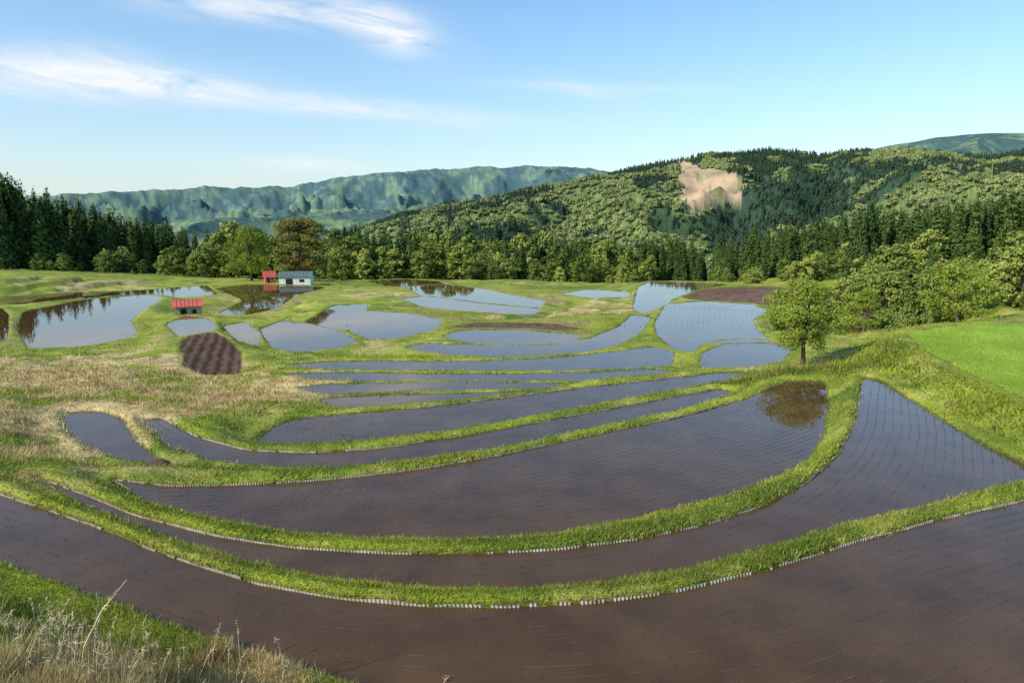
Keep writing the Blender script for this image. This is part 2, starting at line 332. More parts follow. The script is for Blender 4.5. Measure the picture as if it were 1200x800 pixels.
# ---------------------------------------------------------------- water
m_w,nt,b,o=newmat('paddy_water')
geo=N(nt,'ShaderNodeNewGeometry')
n=N(nt,'ShaderNodeTexNoise'); n.inputs['Scale'].default_value=.6; n.inputs['Detail'].default_value=7; nt.links.new(geo.outputs['Position'],n.inputs['Vector'])
r_=N(nt,'ShaderNodeValToRGB'); r_.color_ramp.elements[0].color=(.070,.037,.014,1); r_.color_ramp.elements[1].color=(.115,.064,.026,1); r_.color_ramp.elements[0].position=.3; r_.color_ramp.elements[1].position=.7
nt.links.new(n.outputs[0],r_.inputs[0]); nt.links.new(r_.outputs[0],b.inputs['Base Color'])
b.inputs['IOR'].default_value=1.33; b.inputs['Roughness'].default_value=.02
n2_=N(nt,'ShaderNodeTexNoise'); n2_.inputs['Scale'].default_value=4; n2_.inputs['Detail'].default_value=2; nt.links.new(geo.outputs['Position'],n2_.inputs['Vector'])
bp=N(nt,'ShaderNodeBump'); bp.inputs['Strength'].default_value=.2; bp.inputs['Distance'].default_value=.003
nt.links.new(n2_.outputs[0],bp.inputs['Height']); nt.links.new(bp.outputs[0],b.inputs['Normal'])
wroot=bpy.data.objects.new('rice_paddy_water',None); scene.collection.objects.link(wroot)
def normals(P,area):
    d=np.roll(P,-1,axis=0)-np.roll(P,1,axis=0); L=np.hypot(d[:,0],d[:,1])+1e-9
    s=1 if area>0 else -1
    return np.stack([d[:,1]/L*s,-d[:,0]/L*s],1)  # outward
for k,p in enumerate(PD):
    if p['kind']!='water': continue
    P=p['P']+normals(p['P'],p['area'])*.10
    if p['area']<0: P=P[::-1]
    me=bpy.data.meshes.new('water_surface'); me.from_pydata([(x,y,p['z']) for x,y in P],[],[list(range(len(P)))]); me.materials.append(m_w)
    ob=bpy.data.objects.new('water_surface',me); scene.collection.objects.link(ob); ob.parent=wroot
# ---------------------------------------------------------------- boards along the paddy edges + furrows + seedlings
def resample(P,step):
    s=np.concatenate([[0],np.cumsum(np.hypot(*np.diff(P,axis=0).T))]); t=np.arange(0,s[-1],step)
    return np.stack([np.interp(t,s,P[:,0]),np.interp(t,s,P[:,1])],1)
bV=[];bF=[];nb=0
fV=[];fF=[];nfv=0
seedpts=[]
for p in PD:
    if not(p['board'] or p['rows']): continue
    idx_=np.nonzero(p['flag']>.5)[0]
    br=np.nonzero(np.diff(idx_)>1)[0]
    if len(br): idx_=np.concatenate([idx_[br[0]+1:],idx_[:br[0]+1]])
    E=p['P'][idx_]
    if p['board']:
        Q=resample(E,.045); d=np.gradient(Q,axis=0); L=np.hypot(d[:,0],d[:,1]); s=1 if p['area']>0 else -1
        nn=np.stack([d[:,1]/L*s,-d[:,0]/L*s],1)
        Q=Q+nn*(.05*(fbm(Q[:,0]*.7,Q[:,1]*.7,3,93)-.5)+.012*np.where(np.arange(len(Q))%2,1,-1))[:,None]
        hh=.012+.095*fbm(Q[:,0]*1.1,Q[:,1]*1.1,4,91)
        lo=np.column_stack([Q,np.full(len(Q),p['z']-.06)]); hi=np.column_stack([Q,p['z']+hh])
        vv=np.stack([lo,hi],1).reshape(-1,3); i=np.arange(len(Q)-1)*2+nb
        keep=(fbm(Q[:-1,0]*.5,Q[:-1,1]*.5,2,92)>(.36))&((fbm(Q[:-1,0]*3,Q[:-1,1]*3,2,94)>.28))
        bV.append(vv); bF.append(np.stack([i,i+2,i+3,i+1],1)[keep]); nb+=len(vv)
    if p['rows']:
        sp_=p['rows']; near=p['h']<10; Q=resample(E,(.15 if near else sp_*.5)); d=np.gradient(Q,axis=0)
        kn=31 if near else 9; ker=np.ones(kn)/kn
        for c_ in (0,1): d[:,c_]=np.convolve(np.pad(d[:,c_],kn//2,mode='edge'),ker,'valid')
        L=np.hypot(d[:,0],d[:,1])+1e-9; s=1 if p['area']>0 else -1
        nn=-np.stack([d[:,1]/L*s,-d[:,0]/L*s],1)
        lines=[Q+nn*(sp_*(kk+.5))+nn*(.05*np.sin(np.arange(len(Q))*.02+kk*.4))[:,None] for kk in range(1,56)]
        if near:
            for kk,Ln in enumerate(lines):
                wdt=(.003+.014*fbm(Ln[:,0]*.9+kk*7,Ln[:,1]*.9,3,74))[:,None]
                sd=sdist(p,Ln[:,0],Ln[:,1]); on=(sd<-.2)&(fbm(Ln[:,0]*.25+kk*.23,Ln[:,1]*.25,3,75)>.36)&(rng.random(len(Ln))>.06)
                aV=np.column_stack([Ln-nn*wdt,np.full(len(Ln),p['z']+.004)]); bV2=np.column_stack([Ln+nn*wdt,np.full(len(Ln),p['z']+.004)])
                vv=np.stack([aV,bV2],1).reshape(-1,3); i=np.arange(len(Ln)-1)*2+nfv; k_=on[:-1]&on[1:]
                fV.append(vv); fF.append(np.stack([i,i+2,i+3,i+1],1)[k_]); nfv+=len(vv)
        pts=np.concatenate(lines); pts=pts+rng.normal(0,.012,pts.shape)
        pts=pts[rng.random(len(pts))<(.35+.9*fbm(pts[:,0]/2.5,pts[:,1]/2.5,3,71))*(.75 if near else .7)]
        sd=sdist(p,pts[:,0],pts[:,1]); pts=pts[sd<-.15]
        seedpts.append((pts,p['z'],.95 if near else 1.05))
m_board=noise_mat('weathered_corrugated_plastic',(.22,.20,.15),(.60,.57,.50),scale=2.5,rough=.6,spec=.3)
fastmesh('paddy_edge_board',np.concatenate(bV),np.concatenate(bF),[m_board])
m_fur=noise_mat('wet_mud_furrow',(.06,.036,.022),(.14,.09,.055),scale=1.2,rough=.4,spec=.5)
fastmesh('mud_furrows',np.concatenate(fV),np.concatenate(fF),[m_fur])
def blades(bx,by,bz,hh,ww,lean=.5,cols=None):
    n=len(bx); a=rng.random(n)*2*np.pi; ca,sa=np.cos(a),np.sin(a); la=rng.random(n)*2*np.pi; ll=hh*lean*rng.random(n)
    V=np.empty((n,3,3),dtype=np.float32)
    V[:,0]=np.stack([bx-ca*ww,by-sa*ww,bz],1); V[:,1]=np.stack([bx+ca*ww,by+sa*ww,bz],1)
    V[:,2]=np.stack([bx+np.cos(la)*ll,by+np.sin(la)*ll,bz+hh],1)
    return V.reshape(-1,3),np.arange(n*3).reshape(-1,3),(np.repeat(cols,3,axis=0) if cols is not None else None)
sx=[];sy=[];sz=[];sh=[]
for pts,z,s_ in seedpts:
    for q in range(2):
        sx.append(pts[:,0]+rng.normal(0,.012,len(pts))); sy.append(pts[:,1]+rng.normal(0,.012,len(pts))); sz.append(np.full(len(pts),z-.01)); sh.append(np.full(len(pts),s_))
sx,sy,sz,sh=map(np.concatenate,(sx,sy,sz,sh))
cc=np.array([.08,.075,.03])*(.5+1.0*rng.random(len(sx)))[:,None]
v,f,c=blades(sx,sy,sz,.06*sh*(.6+.7*rng.random(len(sx))),.008*sh,.9,cc)
m_blade=attr_mat('grass_blades','col',rough=.7,trans=.25)
m_seed=attr_mat('seedling_blades','col',rough=.6)
fastmesh('rice_seedlings',v,f,[m_seed],col=c); print('seedlings',len(sx))
# ---------------------------------------------------------------- grass
lm=(inside<0)&(Rn>4)&(Rn<95)&(np.abs(((AA[:nf].ravel()+np.pi)%(2*np.pi))-np.pi)<math.radians(41))&(dmin>.05)&(td>.7)
lawnk=[k for k,p in enumerate(PD) if p['kind']=='lawn'][0]; lm=lm|((inside==lawnk)&(Rn<70)&(AA[:nf].ravel()<math.radians(41)))
li=np.nonzero(lm)[0]
GX=[];GY=[];GZ=[];GH=[];GW=[];GC=[]
Zf=Z[:nf].ravel(); dryn=dryt[:nf].ravel(); n1n=fbm(Xn/1.5,Yn/1.5,3,99); n4n=fbm(Xn*1.2,Yn*1.2,2,98); n5n=fbm(Xn*2.6,Yn*2.6,2,97)
for rep in range(4):
    s=li if rep<2 else li[Rn[li]<26]
    s=s[rng.random(len(s))<np.where(Rn[s]<55,1,.4)]
    lw=inside[s]==lawnk
    j=Rn[s]*.006; jx=rng.normal(0,1,len(s))*j*.5; jy=rng.normal(0,1,len(s))*j*.5
    hh=(.03+.14*n1n[s]*(.2+1.5*n5n[s]))*(.5+rng.random(len(s)))*(1+.3*dryn[s])*np.where(dmin[s]<1.5,.8,1.3)*np.where(rng.random(len(s))<.025,1.9,1)
    hh=hh*np.where((Xn[s]>10)&(Yn[s]<42)&(dmin[s]>.8)&(Rn[s]>20),2.2*(.5+n4n[s]),1)*np.where(Rn[s]<13,1.4,1)*np.where(Rn[s]>55,.8,1)
    hh=np.where(lw,.06*(.5+rng.random(len(s))),hh)
    GX.append(Xn[s]+jx);GY.append(Yn[s]+jy);GZ.append(Zf[s]-.02);GH.append(hh);GW.append(np.clip(Rn[s]*.0008,.005,.07)*(.6+.6*rng.random(len(s))))
    c=cn[s]*((.5+.35*n5n[s])+.8*rng.random(len(s)))[:,None]
    st=(rng.random(len(s))<.08+.3*(n4n[s]-.35))&~lw; c[st]=np.array([.46,.41,.17])*(.6+.5*rng.random(st.sum()))[:,None]
    dk=(Xn[s]>10)&(Yn[s]<40)&(dmin[s]>.6)&(Rn[s]>20)&(dmin[s]<6)&~lw; c[dk]*=.68
    GC.append(c*np.where((dmin[s]<.2)&~lw,1.4,1)[:,None])
v,f,c=blades(*map(np.concatenate,(GX,GY,GZ,GH,GW)),.9,np.concatenate(GC))
fastmesh('grass',v,f,[m_blade],col=c)
print('grass tris',len(f),'terrain',len(V))
SV=[];SF=[];o_=0
def tube(pts,rad,sides=5):
    pts=np.array(pts,float); n=len(pts); V=[];F=[]
    for i in range(n):
        d=pts[min(i+1,n-1)]-pts[max(i-1,0)]; d/=np.linalg.norm(d)+1e-9
        u=np.cross(d,[0.3,1,.1]); u/=np.linalg.norm(u)+1e-9; w=np.cross(d,u)
        for k in range(sides):
            a=2*math.pi*k/sides; V.append(pts[i]+(u*math.cos(a)+w*math.sin(a))*rad[i])
    for i in range(n-1):
        for k in range(sides):
            k2=(k+1)%sides; F.append((i*sides+k,i*sides+k2,(i+1)*sides+k2,(i+1)*sides+k))
    return np.array(V),np.array(F)
for q in range(320):
    big=q<5
    px=[95,150,60,515,110][q] if big else random.choice([random.uniform(20,200),random.gauss(85,35),random.uniform(0,330)]); py=[800,800,770,800,740][q] if big else random.uniform(720,830)
    x,y=survey(px,py,[6.7,6.9,6.7,8.0,7.0][q] if big else 6.9); z=ground_z(x,y); H=[1.5,.5,.8,.35,.9][q] if big else (random.uniform(.2,.5) if q%6 else random.uniform(.5,.9)); a=random.uniform(0,6.28) if not big else [.25,.1,2.5,.3,1.8][q]; l=(random.uniform(.05,.5) if not big else .5)*H
    pts=[(x+math.cos(a)*l*t*t,y+math.sin(a)*l*t*t,z+H*t-.02) for t in (0,.35,.7,1)]
    rr0=.014 if big else .008
    v,f=tube(pts,[rr0,rr0*.8,rr0*.6,.003],3); SV.append(v);SF.append(f+o_);o_+=len(v)
    if q%3==0:
        for e in range(14):
            t=random.uniform(.7,1); bx=np.array([x+math.cos(a)*l*t*t,y+math.sin(a)*l*t*t,z+H*t]); e1=bx+rng.normal(0,.04,3)
            v,f=tube([bx,e1],[.005,.002],3); SV.append(v);SF.append(f+o_);o_+=len(v)
m_stalk=noise_mat('dry_stalk',(.48,.37,.20),(.75,.64,.42),scale=8)
fastmesh('dry_grass_stalks',np.concatenate(SV),np.concatenate(SF),[m_stalk])
# ---------------------------------------------------------------- trees
m_bark=noise_mat('bark',(.07,.05,.035),(.18,.135,.09),scale=6,stretch=(4,4,.7))
m_pbark=noise_mat('pine_bark',(.13,.06,.035),(.25,.13,.08),scale=6)
m_cedar=leaf_mat('cedar_foliage',(.032,.072,.016),(.105,.155,.034),0)
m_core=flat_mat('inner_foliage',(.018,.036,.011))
m_broad=leaf_mat('broadleaf_foliage',(.045,.10,.018),(.31,.35,.07),0)
m_fresh=leaf_mat('fresh_foliage',(.19,.27,.03),(.34,.40,.065),.35)
m_freshi=leaf_mat('spring_foliage',(.15,.23,.03),(.38,.41,.09),0)
m_pine=leaf_mat('pine_needles',(.13,.15,.025),(.25,.23,.055),0)
def leaves(C,Nrm,size,jit=.8,tri=False,asp=.6):
    n=len(C); nn=Nrm+rng.normal(0,jit,(n,3)); nn/=np.linalg.norm(nn,axis=1)[:,None]+1e-9
    r=rng.normal(0,1,(n,3)); u=np.cross(nn,r); u/=np.linalg.norm(u,axis=1)[:,None]+1e-9; w=np.cross(nn,u)
    s=(size*(.6+.8*rng.random(n)))[:,None]
    V=np.stack([C-u*s,C-w*s*asp,C+u*s,C+w*s*asp],1).reshape(-1,3); return V,np.arange(n*4).reshape(-1,4)
def build(name,parts,mats,coll=None,link=True):
    Vs=[];Fs=[];M=[];o=0
    for v,f,m in parts:
        Vs.append(v);Fs.append(f+o);M.append(np.full(len(f),m));o+=len(v)
    return fastmesh(name,np.concatenate(Vs),np.concatenate(Fs),mats,np.concatenate(M),coll=coll,link=link)
def broadleaf(name,H,Wd,nl,ls,mats,trunk=.25,nclump=45,seed=0,coll=None,shape=1.0,squash=1.0,cr=1.0):
    rr=random.Random(seed); parts=[]; th=H*trunk
    c0=np.array([0,0,th+(H-th)*.5])
    top=np.array([rr.uniform(-.05,.05)*H,rr.uniform(-.05,.05)*H,H*.86])
    r0=H*.025
    tp=[np.array([0,0,-.3]),np.array([0,0,th*.5]),np.array([top[0]*.3,top[1]*.3,th]),top*[.6,.6,.75],top]
    v,f=tube(tp,[r0*1.3,r0,r0*.8,r0*.45,r0*.1],7); parts.append((v,f,0))
    cl=[]
    for i in range(nclump):
        t=rr.random()**.8; a=rr.uniform(0,6.283)+i*2.4; prof=math.sin(math.pi*min(1,(t*.86+.12))**shape)**.7
        rad=Wd*.5*prof*rr.uniform(.35,1.0)*rr.choice([1,1,.85,1.1]); z=th*1.0+(H-th)*t*.93
        c=np.array([math.cos(a)*rad+top[0]*t,math.sin(a)*rad+top[1]*t,z])
        cl.append((c,Wd*rr.uniform(.08,.18)*cr))
        if i%2==0:
            b0=np.array([top[0]*.4*t,top[1]*.4*t,th*.8+(z-th*.8)*.5]); mid_=(b0+c)/2+[0,0,H*.02]
            v,f=tube([b0,mid_,c],[r0*.35,r0*.2,r0*.06],4); parts.append((v,f,0))
    per=nl//nclump; Cs=[];Ns=[]
    for c,rd in cl:
        k=int(per*rr.uniform(.5,1.5)); d=rng.normal(0,1,(k,3)); d/=np.linalg.norm(d,axis=1)[:,None]
        R=rd*(.45+.65*rng.random(k)**.6); q=c+d*R[:,None]*[1,1,.65*squash]; Cs.append(q)
        out=(q-c0); out/=np.linalg.norm(out,axis=1)[:,None]+1e-9; Ns.append(d*.7+out*.6+[0,0,.3])
    Cs=np.concatenate(Cs);Ns=np.concatenate(Ns)
    v,f=leaves(Cs,Ns,np.full(len(Cs),ls)); parts.append((v,f,1))
    return build(name,parts,mats,coll)
def cone(r,z0,z1,s=7,irr=.25):
    V=[(0,0,z1)]; F=[]
    rings=5
    for k in range(rings):
        t=k/(rings-1)
        for i in range(s):
            a=2*math.pi*i/s+k; q=r*(1-t*.93)*(1+random.uniform(-irr,irr)); V.append((math.cos(a)*q,math.sin(a)*q,z0+(z1-z0)*t*.95))
    for k in range(rings-1):
        for i in range(s):
            i2=(i+1)%s; F.append((1+k*s+i,1+k*s+i2,1+(k+1)*s+i2,1+(k+1)*s+i))
    return np.array(V,float),np.array(F)
def cedar(name,H,Wd,n,ls,seed,coll):
    parts=[]; v,f=tube([(0,0,-.5),(0,0,H*.5),(0,0,H*.97)],[H*.016,H*.010,.02],6); parts.append((v,f,0))
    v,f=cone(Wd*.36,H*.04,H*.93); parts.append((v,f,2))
    t=1-np.sqrt(rng.random(n)); t=t*.97+.03; lay=rng.random(n)*2*np.pi
    nb_=13+seed; lob=.72+.28*np.sin(lay*5+t*nb_*3)*np.sin(lay*3+t*31+seed)
    R=Wd*.5*((1-t)**.78)*lob*(.5+.5*rng.random(n)**.5)+.08
    C_=np.stack([np.cos(lay)*R,np.sin(lay)*R,H*t-R*.25],1)
    Nr=np.stack([np.cos(lay)*.8,np.sin(lay)*.8,np.full(n,.5)],1)
    v,f=leaves(C_,Nr,ls*(1.15-.7*t),.55,asp=.45); parts.append((v,f,1))
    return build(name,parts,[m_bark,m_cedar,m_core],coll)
cedc=bpy.data.collections.new('cedar_variants'); brc=bpy.data.collections.new('broadleaf_variants'); lowc=bpy.data.collections.new('mountain_tree_variants')
for i in range(4): cedar('cedar_%d'%i,14,4.9+.5*i,1400,.46,i,cedc)
for i in range(6): broadleaf('broadleaf_%d'%i,[9,9.5,8.5,9,8,9.5][i],7.8-.5*i,3000,.25,[m_bark,m_broad if i<4 else m_freshi],.10,52,20+i,brc,cr=.9)
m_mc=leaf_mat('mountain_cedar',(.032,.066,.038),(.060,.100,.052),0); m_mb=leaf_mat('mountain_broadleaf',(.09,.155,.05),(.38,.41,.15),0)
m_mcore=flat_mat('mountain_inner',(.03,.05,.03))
def lowtree(name,kind,coll):
    n=80
    if kind=='c':
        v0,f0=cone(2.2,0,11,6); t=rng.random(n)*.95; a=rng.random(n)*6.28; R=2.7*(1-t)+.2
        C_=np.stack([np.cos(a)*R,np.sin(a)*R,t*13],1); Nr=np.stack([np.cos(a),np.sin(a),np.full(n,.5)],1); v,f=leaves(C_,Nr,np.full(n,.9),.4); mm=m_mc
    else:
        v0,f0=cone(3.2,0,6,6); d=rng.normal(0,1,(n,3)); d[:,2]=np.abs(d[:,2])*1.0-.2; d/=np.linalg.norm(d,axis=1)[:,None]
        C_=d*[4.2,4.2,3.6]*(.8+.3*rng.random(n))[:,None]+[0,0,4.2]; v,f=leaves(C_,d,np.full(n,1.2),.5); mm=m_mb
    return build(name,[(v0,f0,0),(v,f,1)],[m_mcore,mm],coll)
for i in range(3): lowtree('mt_a%d'%i,'c',lowc)
for i in range(3): lowtree('mt_b%d'%i,'b',lowc)
def scatter(name,pts,scl,idx_,coll):
    n=len(pts); me=bpy.data.meshes.new(name); me.vertices.add(n); me.vertices.foreach_set('co',np.asarray(pts,dtype=np.float32).ravel())
    a=me.attributes.new('scl','FLOAT_VECTOR','POINT'); s3=np.stack([scl*(.75+.45*rng.random(n)),scl*(.75+.45*rng.random(n)),scl],1).astype(np.float32); a.data.foreach_set('vector',s3.ravel())
    a=me.attributes.new('rot','FLOAT_VECTOR','POINT'); r3=np.zeros((n,3),dtype=np.float32); r3[:,2]=rng.random(n)*6.28; a.data.foreach_set('vector',r3.ravel())
    a=me.attributes.new('idx','INT','POINT'); a.data.foreach_set('value',np.asarray(idx_,dtype=np.int32))
    ob=bpy.data.objects.new(name,me); scene.collection.objects.link(ob)
    g=bpy.data.node_groups.new(name+'_nodes','GeometryNodeTree')
    g.interface.new_socket('Geometry',in_out='INPUT',socket_type='NodeSocketGeometry'); g.interface.new_socket('Geometry',in_out='OUTPUT',socket_type='NodeSocketGeometry')
    gi=g.nodes.new('NodeGroupInput'); go=g.nodes.new('NodeGroupOutput'); ip=g.nodes.new('GeometryNodeInstanceOnPoints'); ci_=g.nodes.new('GeometryNodeCollectionInfo')
    ci_.inputs['Collection'].default_value=coll; ci_.inputs['Separate Children'].default_value=True; ci_.inputs['Reset Children'].default_value=True
    ip.inputs['Pick Instance'].default_value=True
    def na(nm,t):
        x=g.nodes.new('GeometryNodeInputNamedAttribute'); x.data_type=t; x.inputs['Name'].default_value=nm; return x.outputs['Attribute']
    L=g.links.new; L(gi.outputs[0],ip.inputs['Points']); L(ci_.outputs[0],ip.inputs['Instance'])
    L(na('idx','INT'),ip.inputs['Instance Index']); L(na('rot','FLOAT_VECTOR'),ip.inputs['Rotation']); L(na('scl','FLOAT_VECTOR'),ip.inputs['Scale']); L(ip.outputs[0],go.inputs[0])
    md=ob.modifiers.new('scatter','NODES'); md.node_group=g; return ob
def dirx(px): 
    a=azel(px,300)[0]; return math.sin(a),math.cos(a)
CP=[];CS=[]; BP=[];BS=[]
def belt(lst,scs,base,px0,px1,d0,d1,n,tops,jit,hmin,hmax):
    """tree belts on bearings, sized so that the canopy follows a surveyed canopy profile"""
    xs=[q[0] for q in tops]; ys=[q[1] for q in tops]
    for i in range(n):
        px=random.uniform(px0,px1); d=random.uniform(d0,d1); s,c=dirx(px); x,y=s*d,c*d; z=ground_z(x,y)-.3
        e=azel(px,float(np.interp(px,xs,ys)))[1]; H=CAMZ+e*d0-z; H=H*(1+random.gauss(0,jit))
        if H<hmin: continue
        lst.append((x,y,z)); scs.append(min(H,hmax)/base)
c_=lambda *a: belt(CP,CS,14.0,*a); b_=lambda *a: belt(BP,BS,9.0,*a)
T_left=[(-200,180),(0,208),(50,226),(100,240),(190,266),(240,278),(330,290)]
c_(-160,70,225,280,130,T_left,.08,8,42); c_(60,200,232,285,110,T_left,.09,8,32); c_(180,340,235,280,80,T_left,.08,4,24)
b_(-60,200,212,226,30,[(-60,300),(200,305)],.3,1.5,12); b_(-150,190,185,210,18,[(-60,324),(200,322)],.3,.8,5)
b_(190,330,190,220,26,[(190,300),(260,275),(300,272),(330,292)],.16,3,15)
b_(380,470,178,200,26,[(380,282),(400,285),(470,302)],.16,3,15)
b_(420,780,180,230,66,[(420,300),(470,294),(560,302),(640,302),(700,308),(780,302)],.28,3,15)
c_(400,780,205,270,110,[(400,268),(470,270),(540,276),(620,282),(700,288),(780,296)],.13,6,24)
b_(430,800,245,330,100,[(430,278),(540,272),(640,280),(740,298),(800,300)],.12,5,22)
b_(-200,1300,330,430,150,[(-200,262),(430,284),(640,282),(760,292),(860,296),(1300,280)],.10,6,26); c_(-200,1300,330,430,150,[(-200,258),(430,280),(640,285),(760,288),(860,290),(1300,270)],.10,6,26)
c_(752,826,195,225,44,[(750,284),(790,282),(826,298)],.10,5,24)
c_(838,1010,165,215,95,[(838,290),(870,280),(930,268),(1010,248)],.10,5,26); c_(1000,1280,125,185,180,[(1000,252),(1060,244),(1140,232),(1200,224),(1280,210)],.09,5,28)
b_(840,1010,140,165,30,[(840,325),(900,318),(960,308),(1010,300)],.22,2,10); b_(1000,1280,100,124,28,[(1000,306),(1060,302),(1140,296),(1200,288),(1280,274)],.25,3,12); c_(1000,1280,104,126,20,[(1000,290),(1140,275),(1280,262)],.15,3,16)
b_(1000,1280,78,92,26,[(1000,336),(1080,328),(1160,322),(1280,314)],.3,1.0,7); b_(960,1110,92,105,14,[(960,336),(1110,324)],.25,1,5); b_(690,760,165,178,8,[(690,318),(760,322)],.2,1,6)
scatter('cedar_forest',CP,np.array(CS),rng.integers(0,4,len(CP)),cedc)
scatter('broadleaf_forest',BP,np.array(BS),rng.integers(0,6,len(BP)),brc); print('trees',len(CP),len(BP))
# mountain forest
cand=40000
ra=rng.uniform(math.radians(-20),math.radians(42),cand); rr_=np.sqrt(rng.uniform(430**2,1540**2,cand))
ii=np.clip(np.searchsorted(rs,rr_),1,nR-1); jj=np.clip(np.round((ra-az[0])/(az[1]-az[0])).astype(int),0,len(fine)-1)
t_=(rr_-rs[ii-1])/(rs[ii]-rs[ii-1]); zz=Z[ii-1,jj]*(1-t_)+Z[ii,jj]*t_
ok=(~cutm[ii,jj])&((zz>VAL+2)|(rr_<600))
xx=rr_*np.sin(ra); yy=rr_*np.cos(ra); bro=(fbm(xx/120,yy/120,4,55)*.6+fbm(xx/30,yy/30,3,56)*.4)>.505
bi=np.where(bro,3,0)+rng.integers(0,3,cand)
scatter('mountain_forest',np.stack([xx,yy,zz-1],1)[ok],(.55+.4*rng.random(cand))[ok],bi[ok],lowc)
# hero trees
def put(ob,px,py,h,rz=0):
    x,y=survey(px,py,h); ob.location=(x,y,ground_z(x,y)); ob.rotation_euler=(0,0,rz)
t=broadleaf('deciduous_tree',6.2,5.9,15000,.075,[m_bark,m_fresh],.26,90,3,shape=1.15,cr=.68); put(t,940,437,10.2)
t=broadleaf('deciduous_tree',4.6,4.2,3800,.08,[m_bark,m_fresh],.22,42,5,cr=.7); put(t,1012,388,10.9)
t=broadleaf('deciduous_tree',5.6,6.5,7500,.095,[m_bark,m_fresh],.14,55,8,cr=.8); put(t,1122,373,8.6)
t=broadleaf('shrub',2.0,3.6,3000,.08,[m_bark,m_broad],.05,24,9,squash=.9); put(t,1060,392,8.6)
t=broadleaf('deciduous_tree',12,11,9000,.17,[m_bark,m_fresh],.12,60,14); x,y=dirx(293); t.location=(x*166,y*166,ground_z(x*166,y*166))
parts=[]; v,f=tube([(0,0,-.3),(.2,0,4),(-.1,.2,8),(.4,0,13)],[.38,.3,.22,.05],8); parts.append((v,f,0)); Cs=[];Ns=[]
for i in range(130):
    t=random.random()**.9; z=2.2+t*11.6; a=random.uniform(0,6.28); R=(7.4*math.sin(math.pi*(.20+.72*t))**.6)*random.uniform(.25,1); c=np.array([math.cos(a)*R,math.sin(a)*R,z])
    v,f=tube([(0,0,z-.6),c*[.5,.5,1]+[0,0,-.3],c],[.12,.08,.03],4); parts.append((v,f,0))
    k=190; d=rng.normal(0,1,(k,3)); d/=np.linalg.norm(d,axis=1)[:,None]; Cs.append(c+d*[1.7,1.7,.65]*(.5+.5*rng.random(k))[:,None]); Ns.append(d+[0,0,.8])
Cs=np.concatenate(Cs);Ns=np.concatenate(Ns); v,f=leaves(Cs,Ns,np.full(len(Cs),.20),.8,asp=.45); parts.append((v,f,1))
pine=build('red_pine_tree',parts,[m_pbark,m_pine]); x,y=dirx(352); pine.location=(x*163,y*163,ground_z(x*163,y*163))
# ---------------------------------------------------------------- sheds
def box(name,sx,sy,sz,loc,mat,parent,rot=(0,0,0)):
    x,y,z=sx/2,sy/2,sz/2
    me=bpy.data.meshes.new(name); me.from_pydata([(-x,-y,-z),(x,-y,-z),(x,y,-z),(-x,y,-z),(-x,-y,z),(x,-y,z),(x,y,z),(-x,y,z)],[],[(3,2,1,0),(4,5,6,7),(0,1,5,4),(1,2,6,5),(2,3,7,6),(3,0,4,7)])
    me.materials.append(mat); ob=bpy.data.objects.new(name,me); scene.collection.objects.link(ob); ob.parent=parent; ob.location=loc; ob.rotation_euler=rot; return ob
m_white=noise_mat('white_corrugated_metal',(.62,.62,.60),(.82,.82,.8),scale=2,rough=.5,stretch=(6,6,.5))
m_red=noise_mat('red_painted_metal',(.50,.10,.08),(.66,.17,.12),scale=2,rough=.5)
m_gr=noise_mat('grey_green_roof',(.08,.13,.12),(.16,.22,.20),scale=2,rough=.6)
m_wood=noise_mat('old_wood',(.26,.22,.18),(.48,.42,.35),scale=3,stretch=(6,6,.6))
m_dark=noise_mat('dark_opening',(.012,.012,.012),(.03,.03,.03),scale=2)
def shed(name,px,py,h,w,d,hw,rise,wall,roof,rz):
    e=bpy.data.objects.new(name,None); scene.collection.objects.link(e); x,y=survey(px,py,h); e.location=(x,y,ground_z(x,y)-.05); e.rotation_euler=(0,0,rz)
    T=.08
    for nm,s,l in [('wall_front',(w,T,hw),(0,-d/2,hw/2)),('wall_rear',(w,T,hw),(0,d/2,hw/2)),('wall_left',(T,d-T-.01,hw),(-w/2+T/2,0,hw/2)),('wall_right',(T,d-T-.01,hw),(w/2-T/2,0,hw/2))]:
        box(nm,*s,l,wall,e)
    for sx_ in (-1,1):
        me=bpy.data.meshes.new('gable'); xx_=sx_*(w/2-T/2); me.from_pydata([(xx_,-d/2,hw),(xx_,d/2,hw),(xx_,0,hw+rise)],[],[(0,1,2)]); me.materials.append(wall)
        g=bpy.data.objects.new('gable',me); scene.collection.objects.link(g); g.parent=e
    a=math.atan2(rise,d/2); L=math.hypot(rise,d/2)+.35
    for s in (-1,1):
        cy=s*(d/4+.12); cz=hw+rise/2-.02+.03
        box('roof_slope',w+.6,L,.06,(0,cy,cz),roof,e,(-s*a,0,0))
        for k in range(int(w/.45)):
            box('roof_rib',.05,L,.05,(-w/2+.2+k*.45,cy+ s*math.sin(a)*.05,cz+.05),roof,e,(-s*a,0,0))
    box('ridge_cap',w+.64,.25,.08,(0,0,hw+rise+.08),roof,e)
    box('door',w*.22,.05,hw*.82,(-w*.18,-d/2-.068,hw*.42),m_dark,e)
    box('window',w*.16,.05,hw*.3,(w*.22,-d/2-.068,hw*.6),m_dark,e)
    for k in range(5): box('wall_batten',.06,.04,hw-.02,(-w/2+w*(k+.5)/5+.2,-d/2-.061,hw/2),wall,e)
    return e
shed('white_shed',348,333,13.55,6.2,4.2,1.9,.9,m_white,m_gr,.12)
shed('red_roofed_shed',221,366,11.7,3.0,2.4,1.7,.6,m_wood,m_red,.45)
e=shed('red_shed',316,332,13.55,2.0,1.6,1.3,1.0,m_red,m_red,.5)
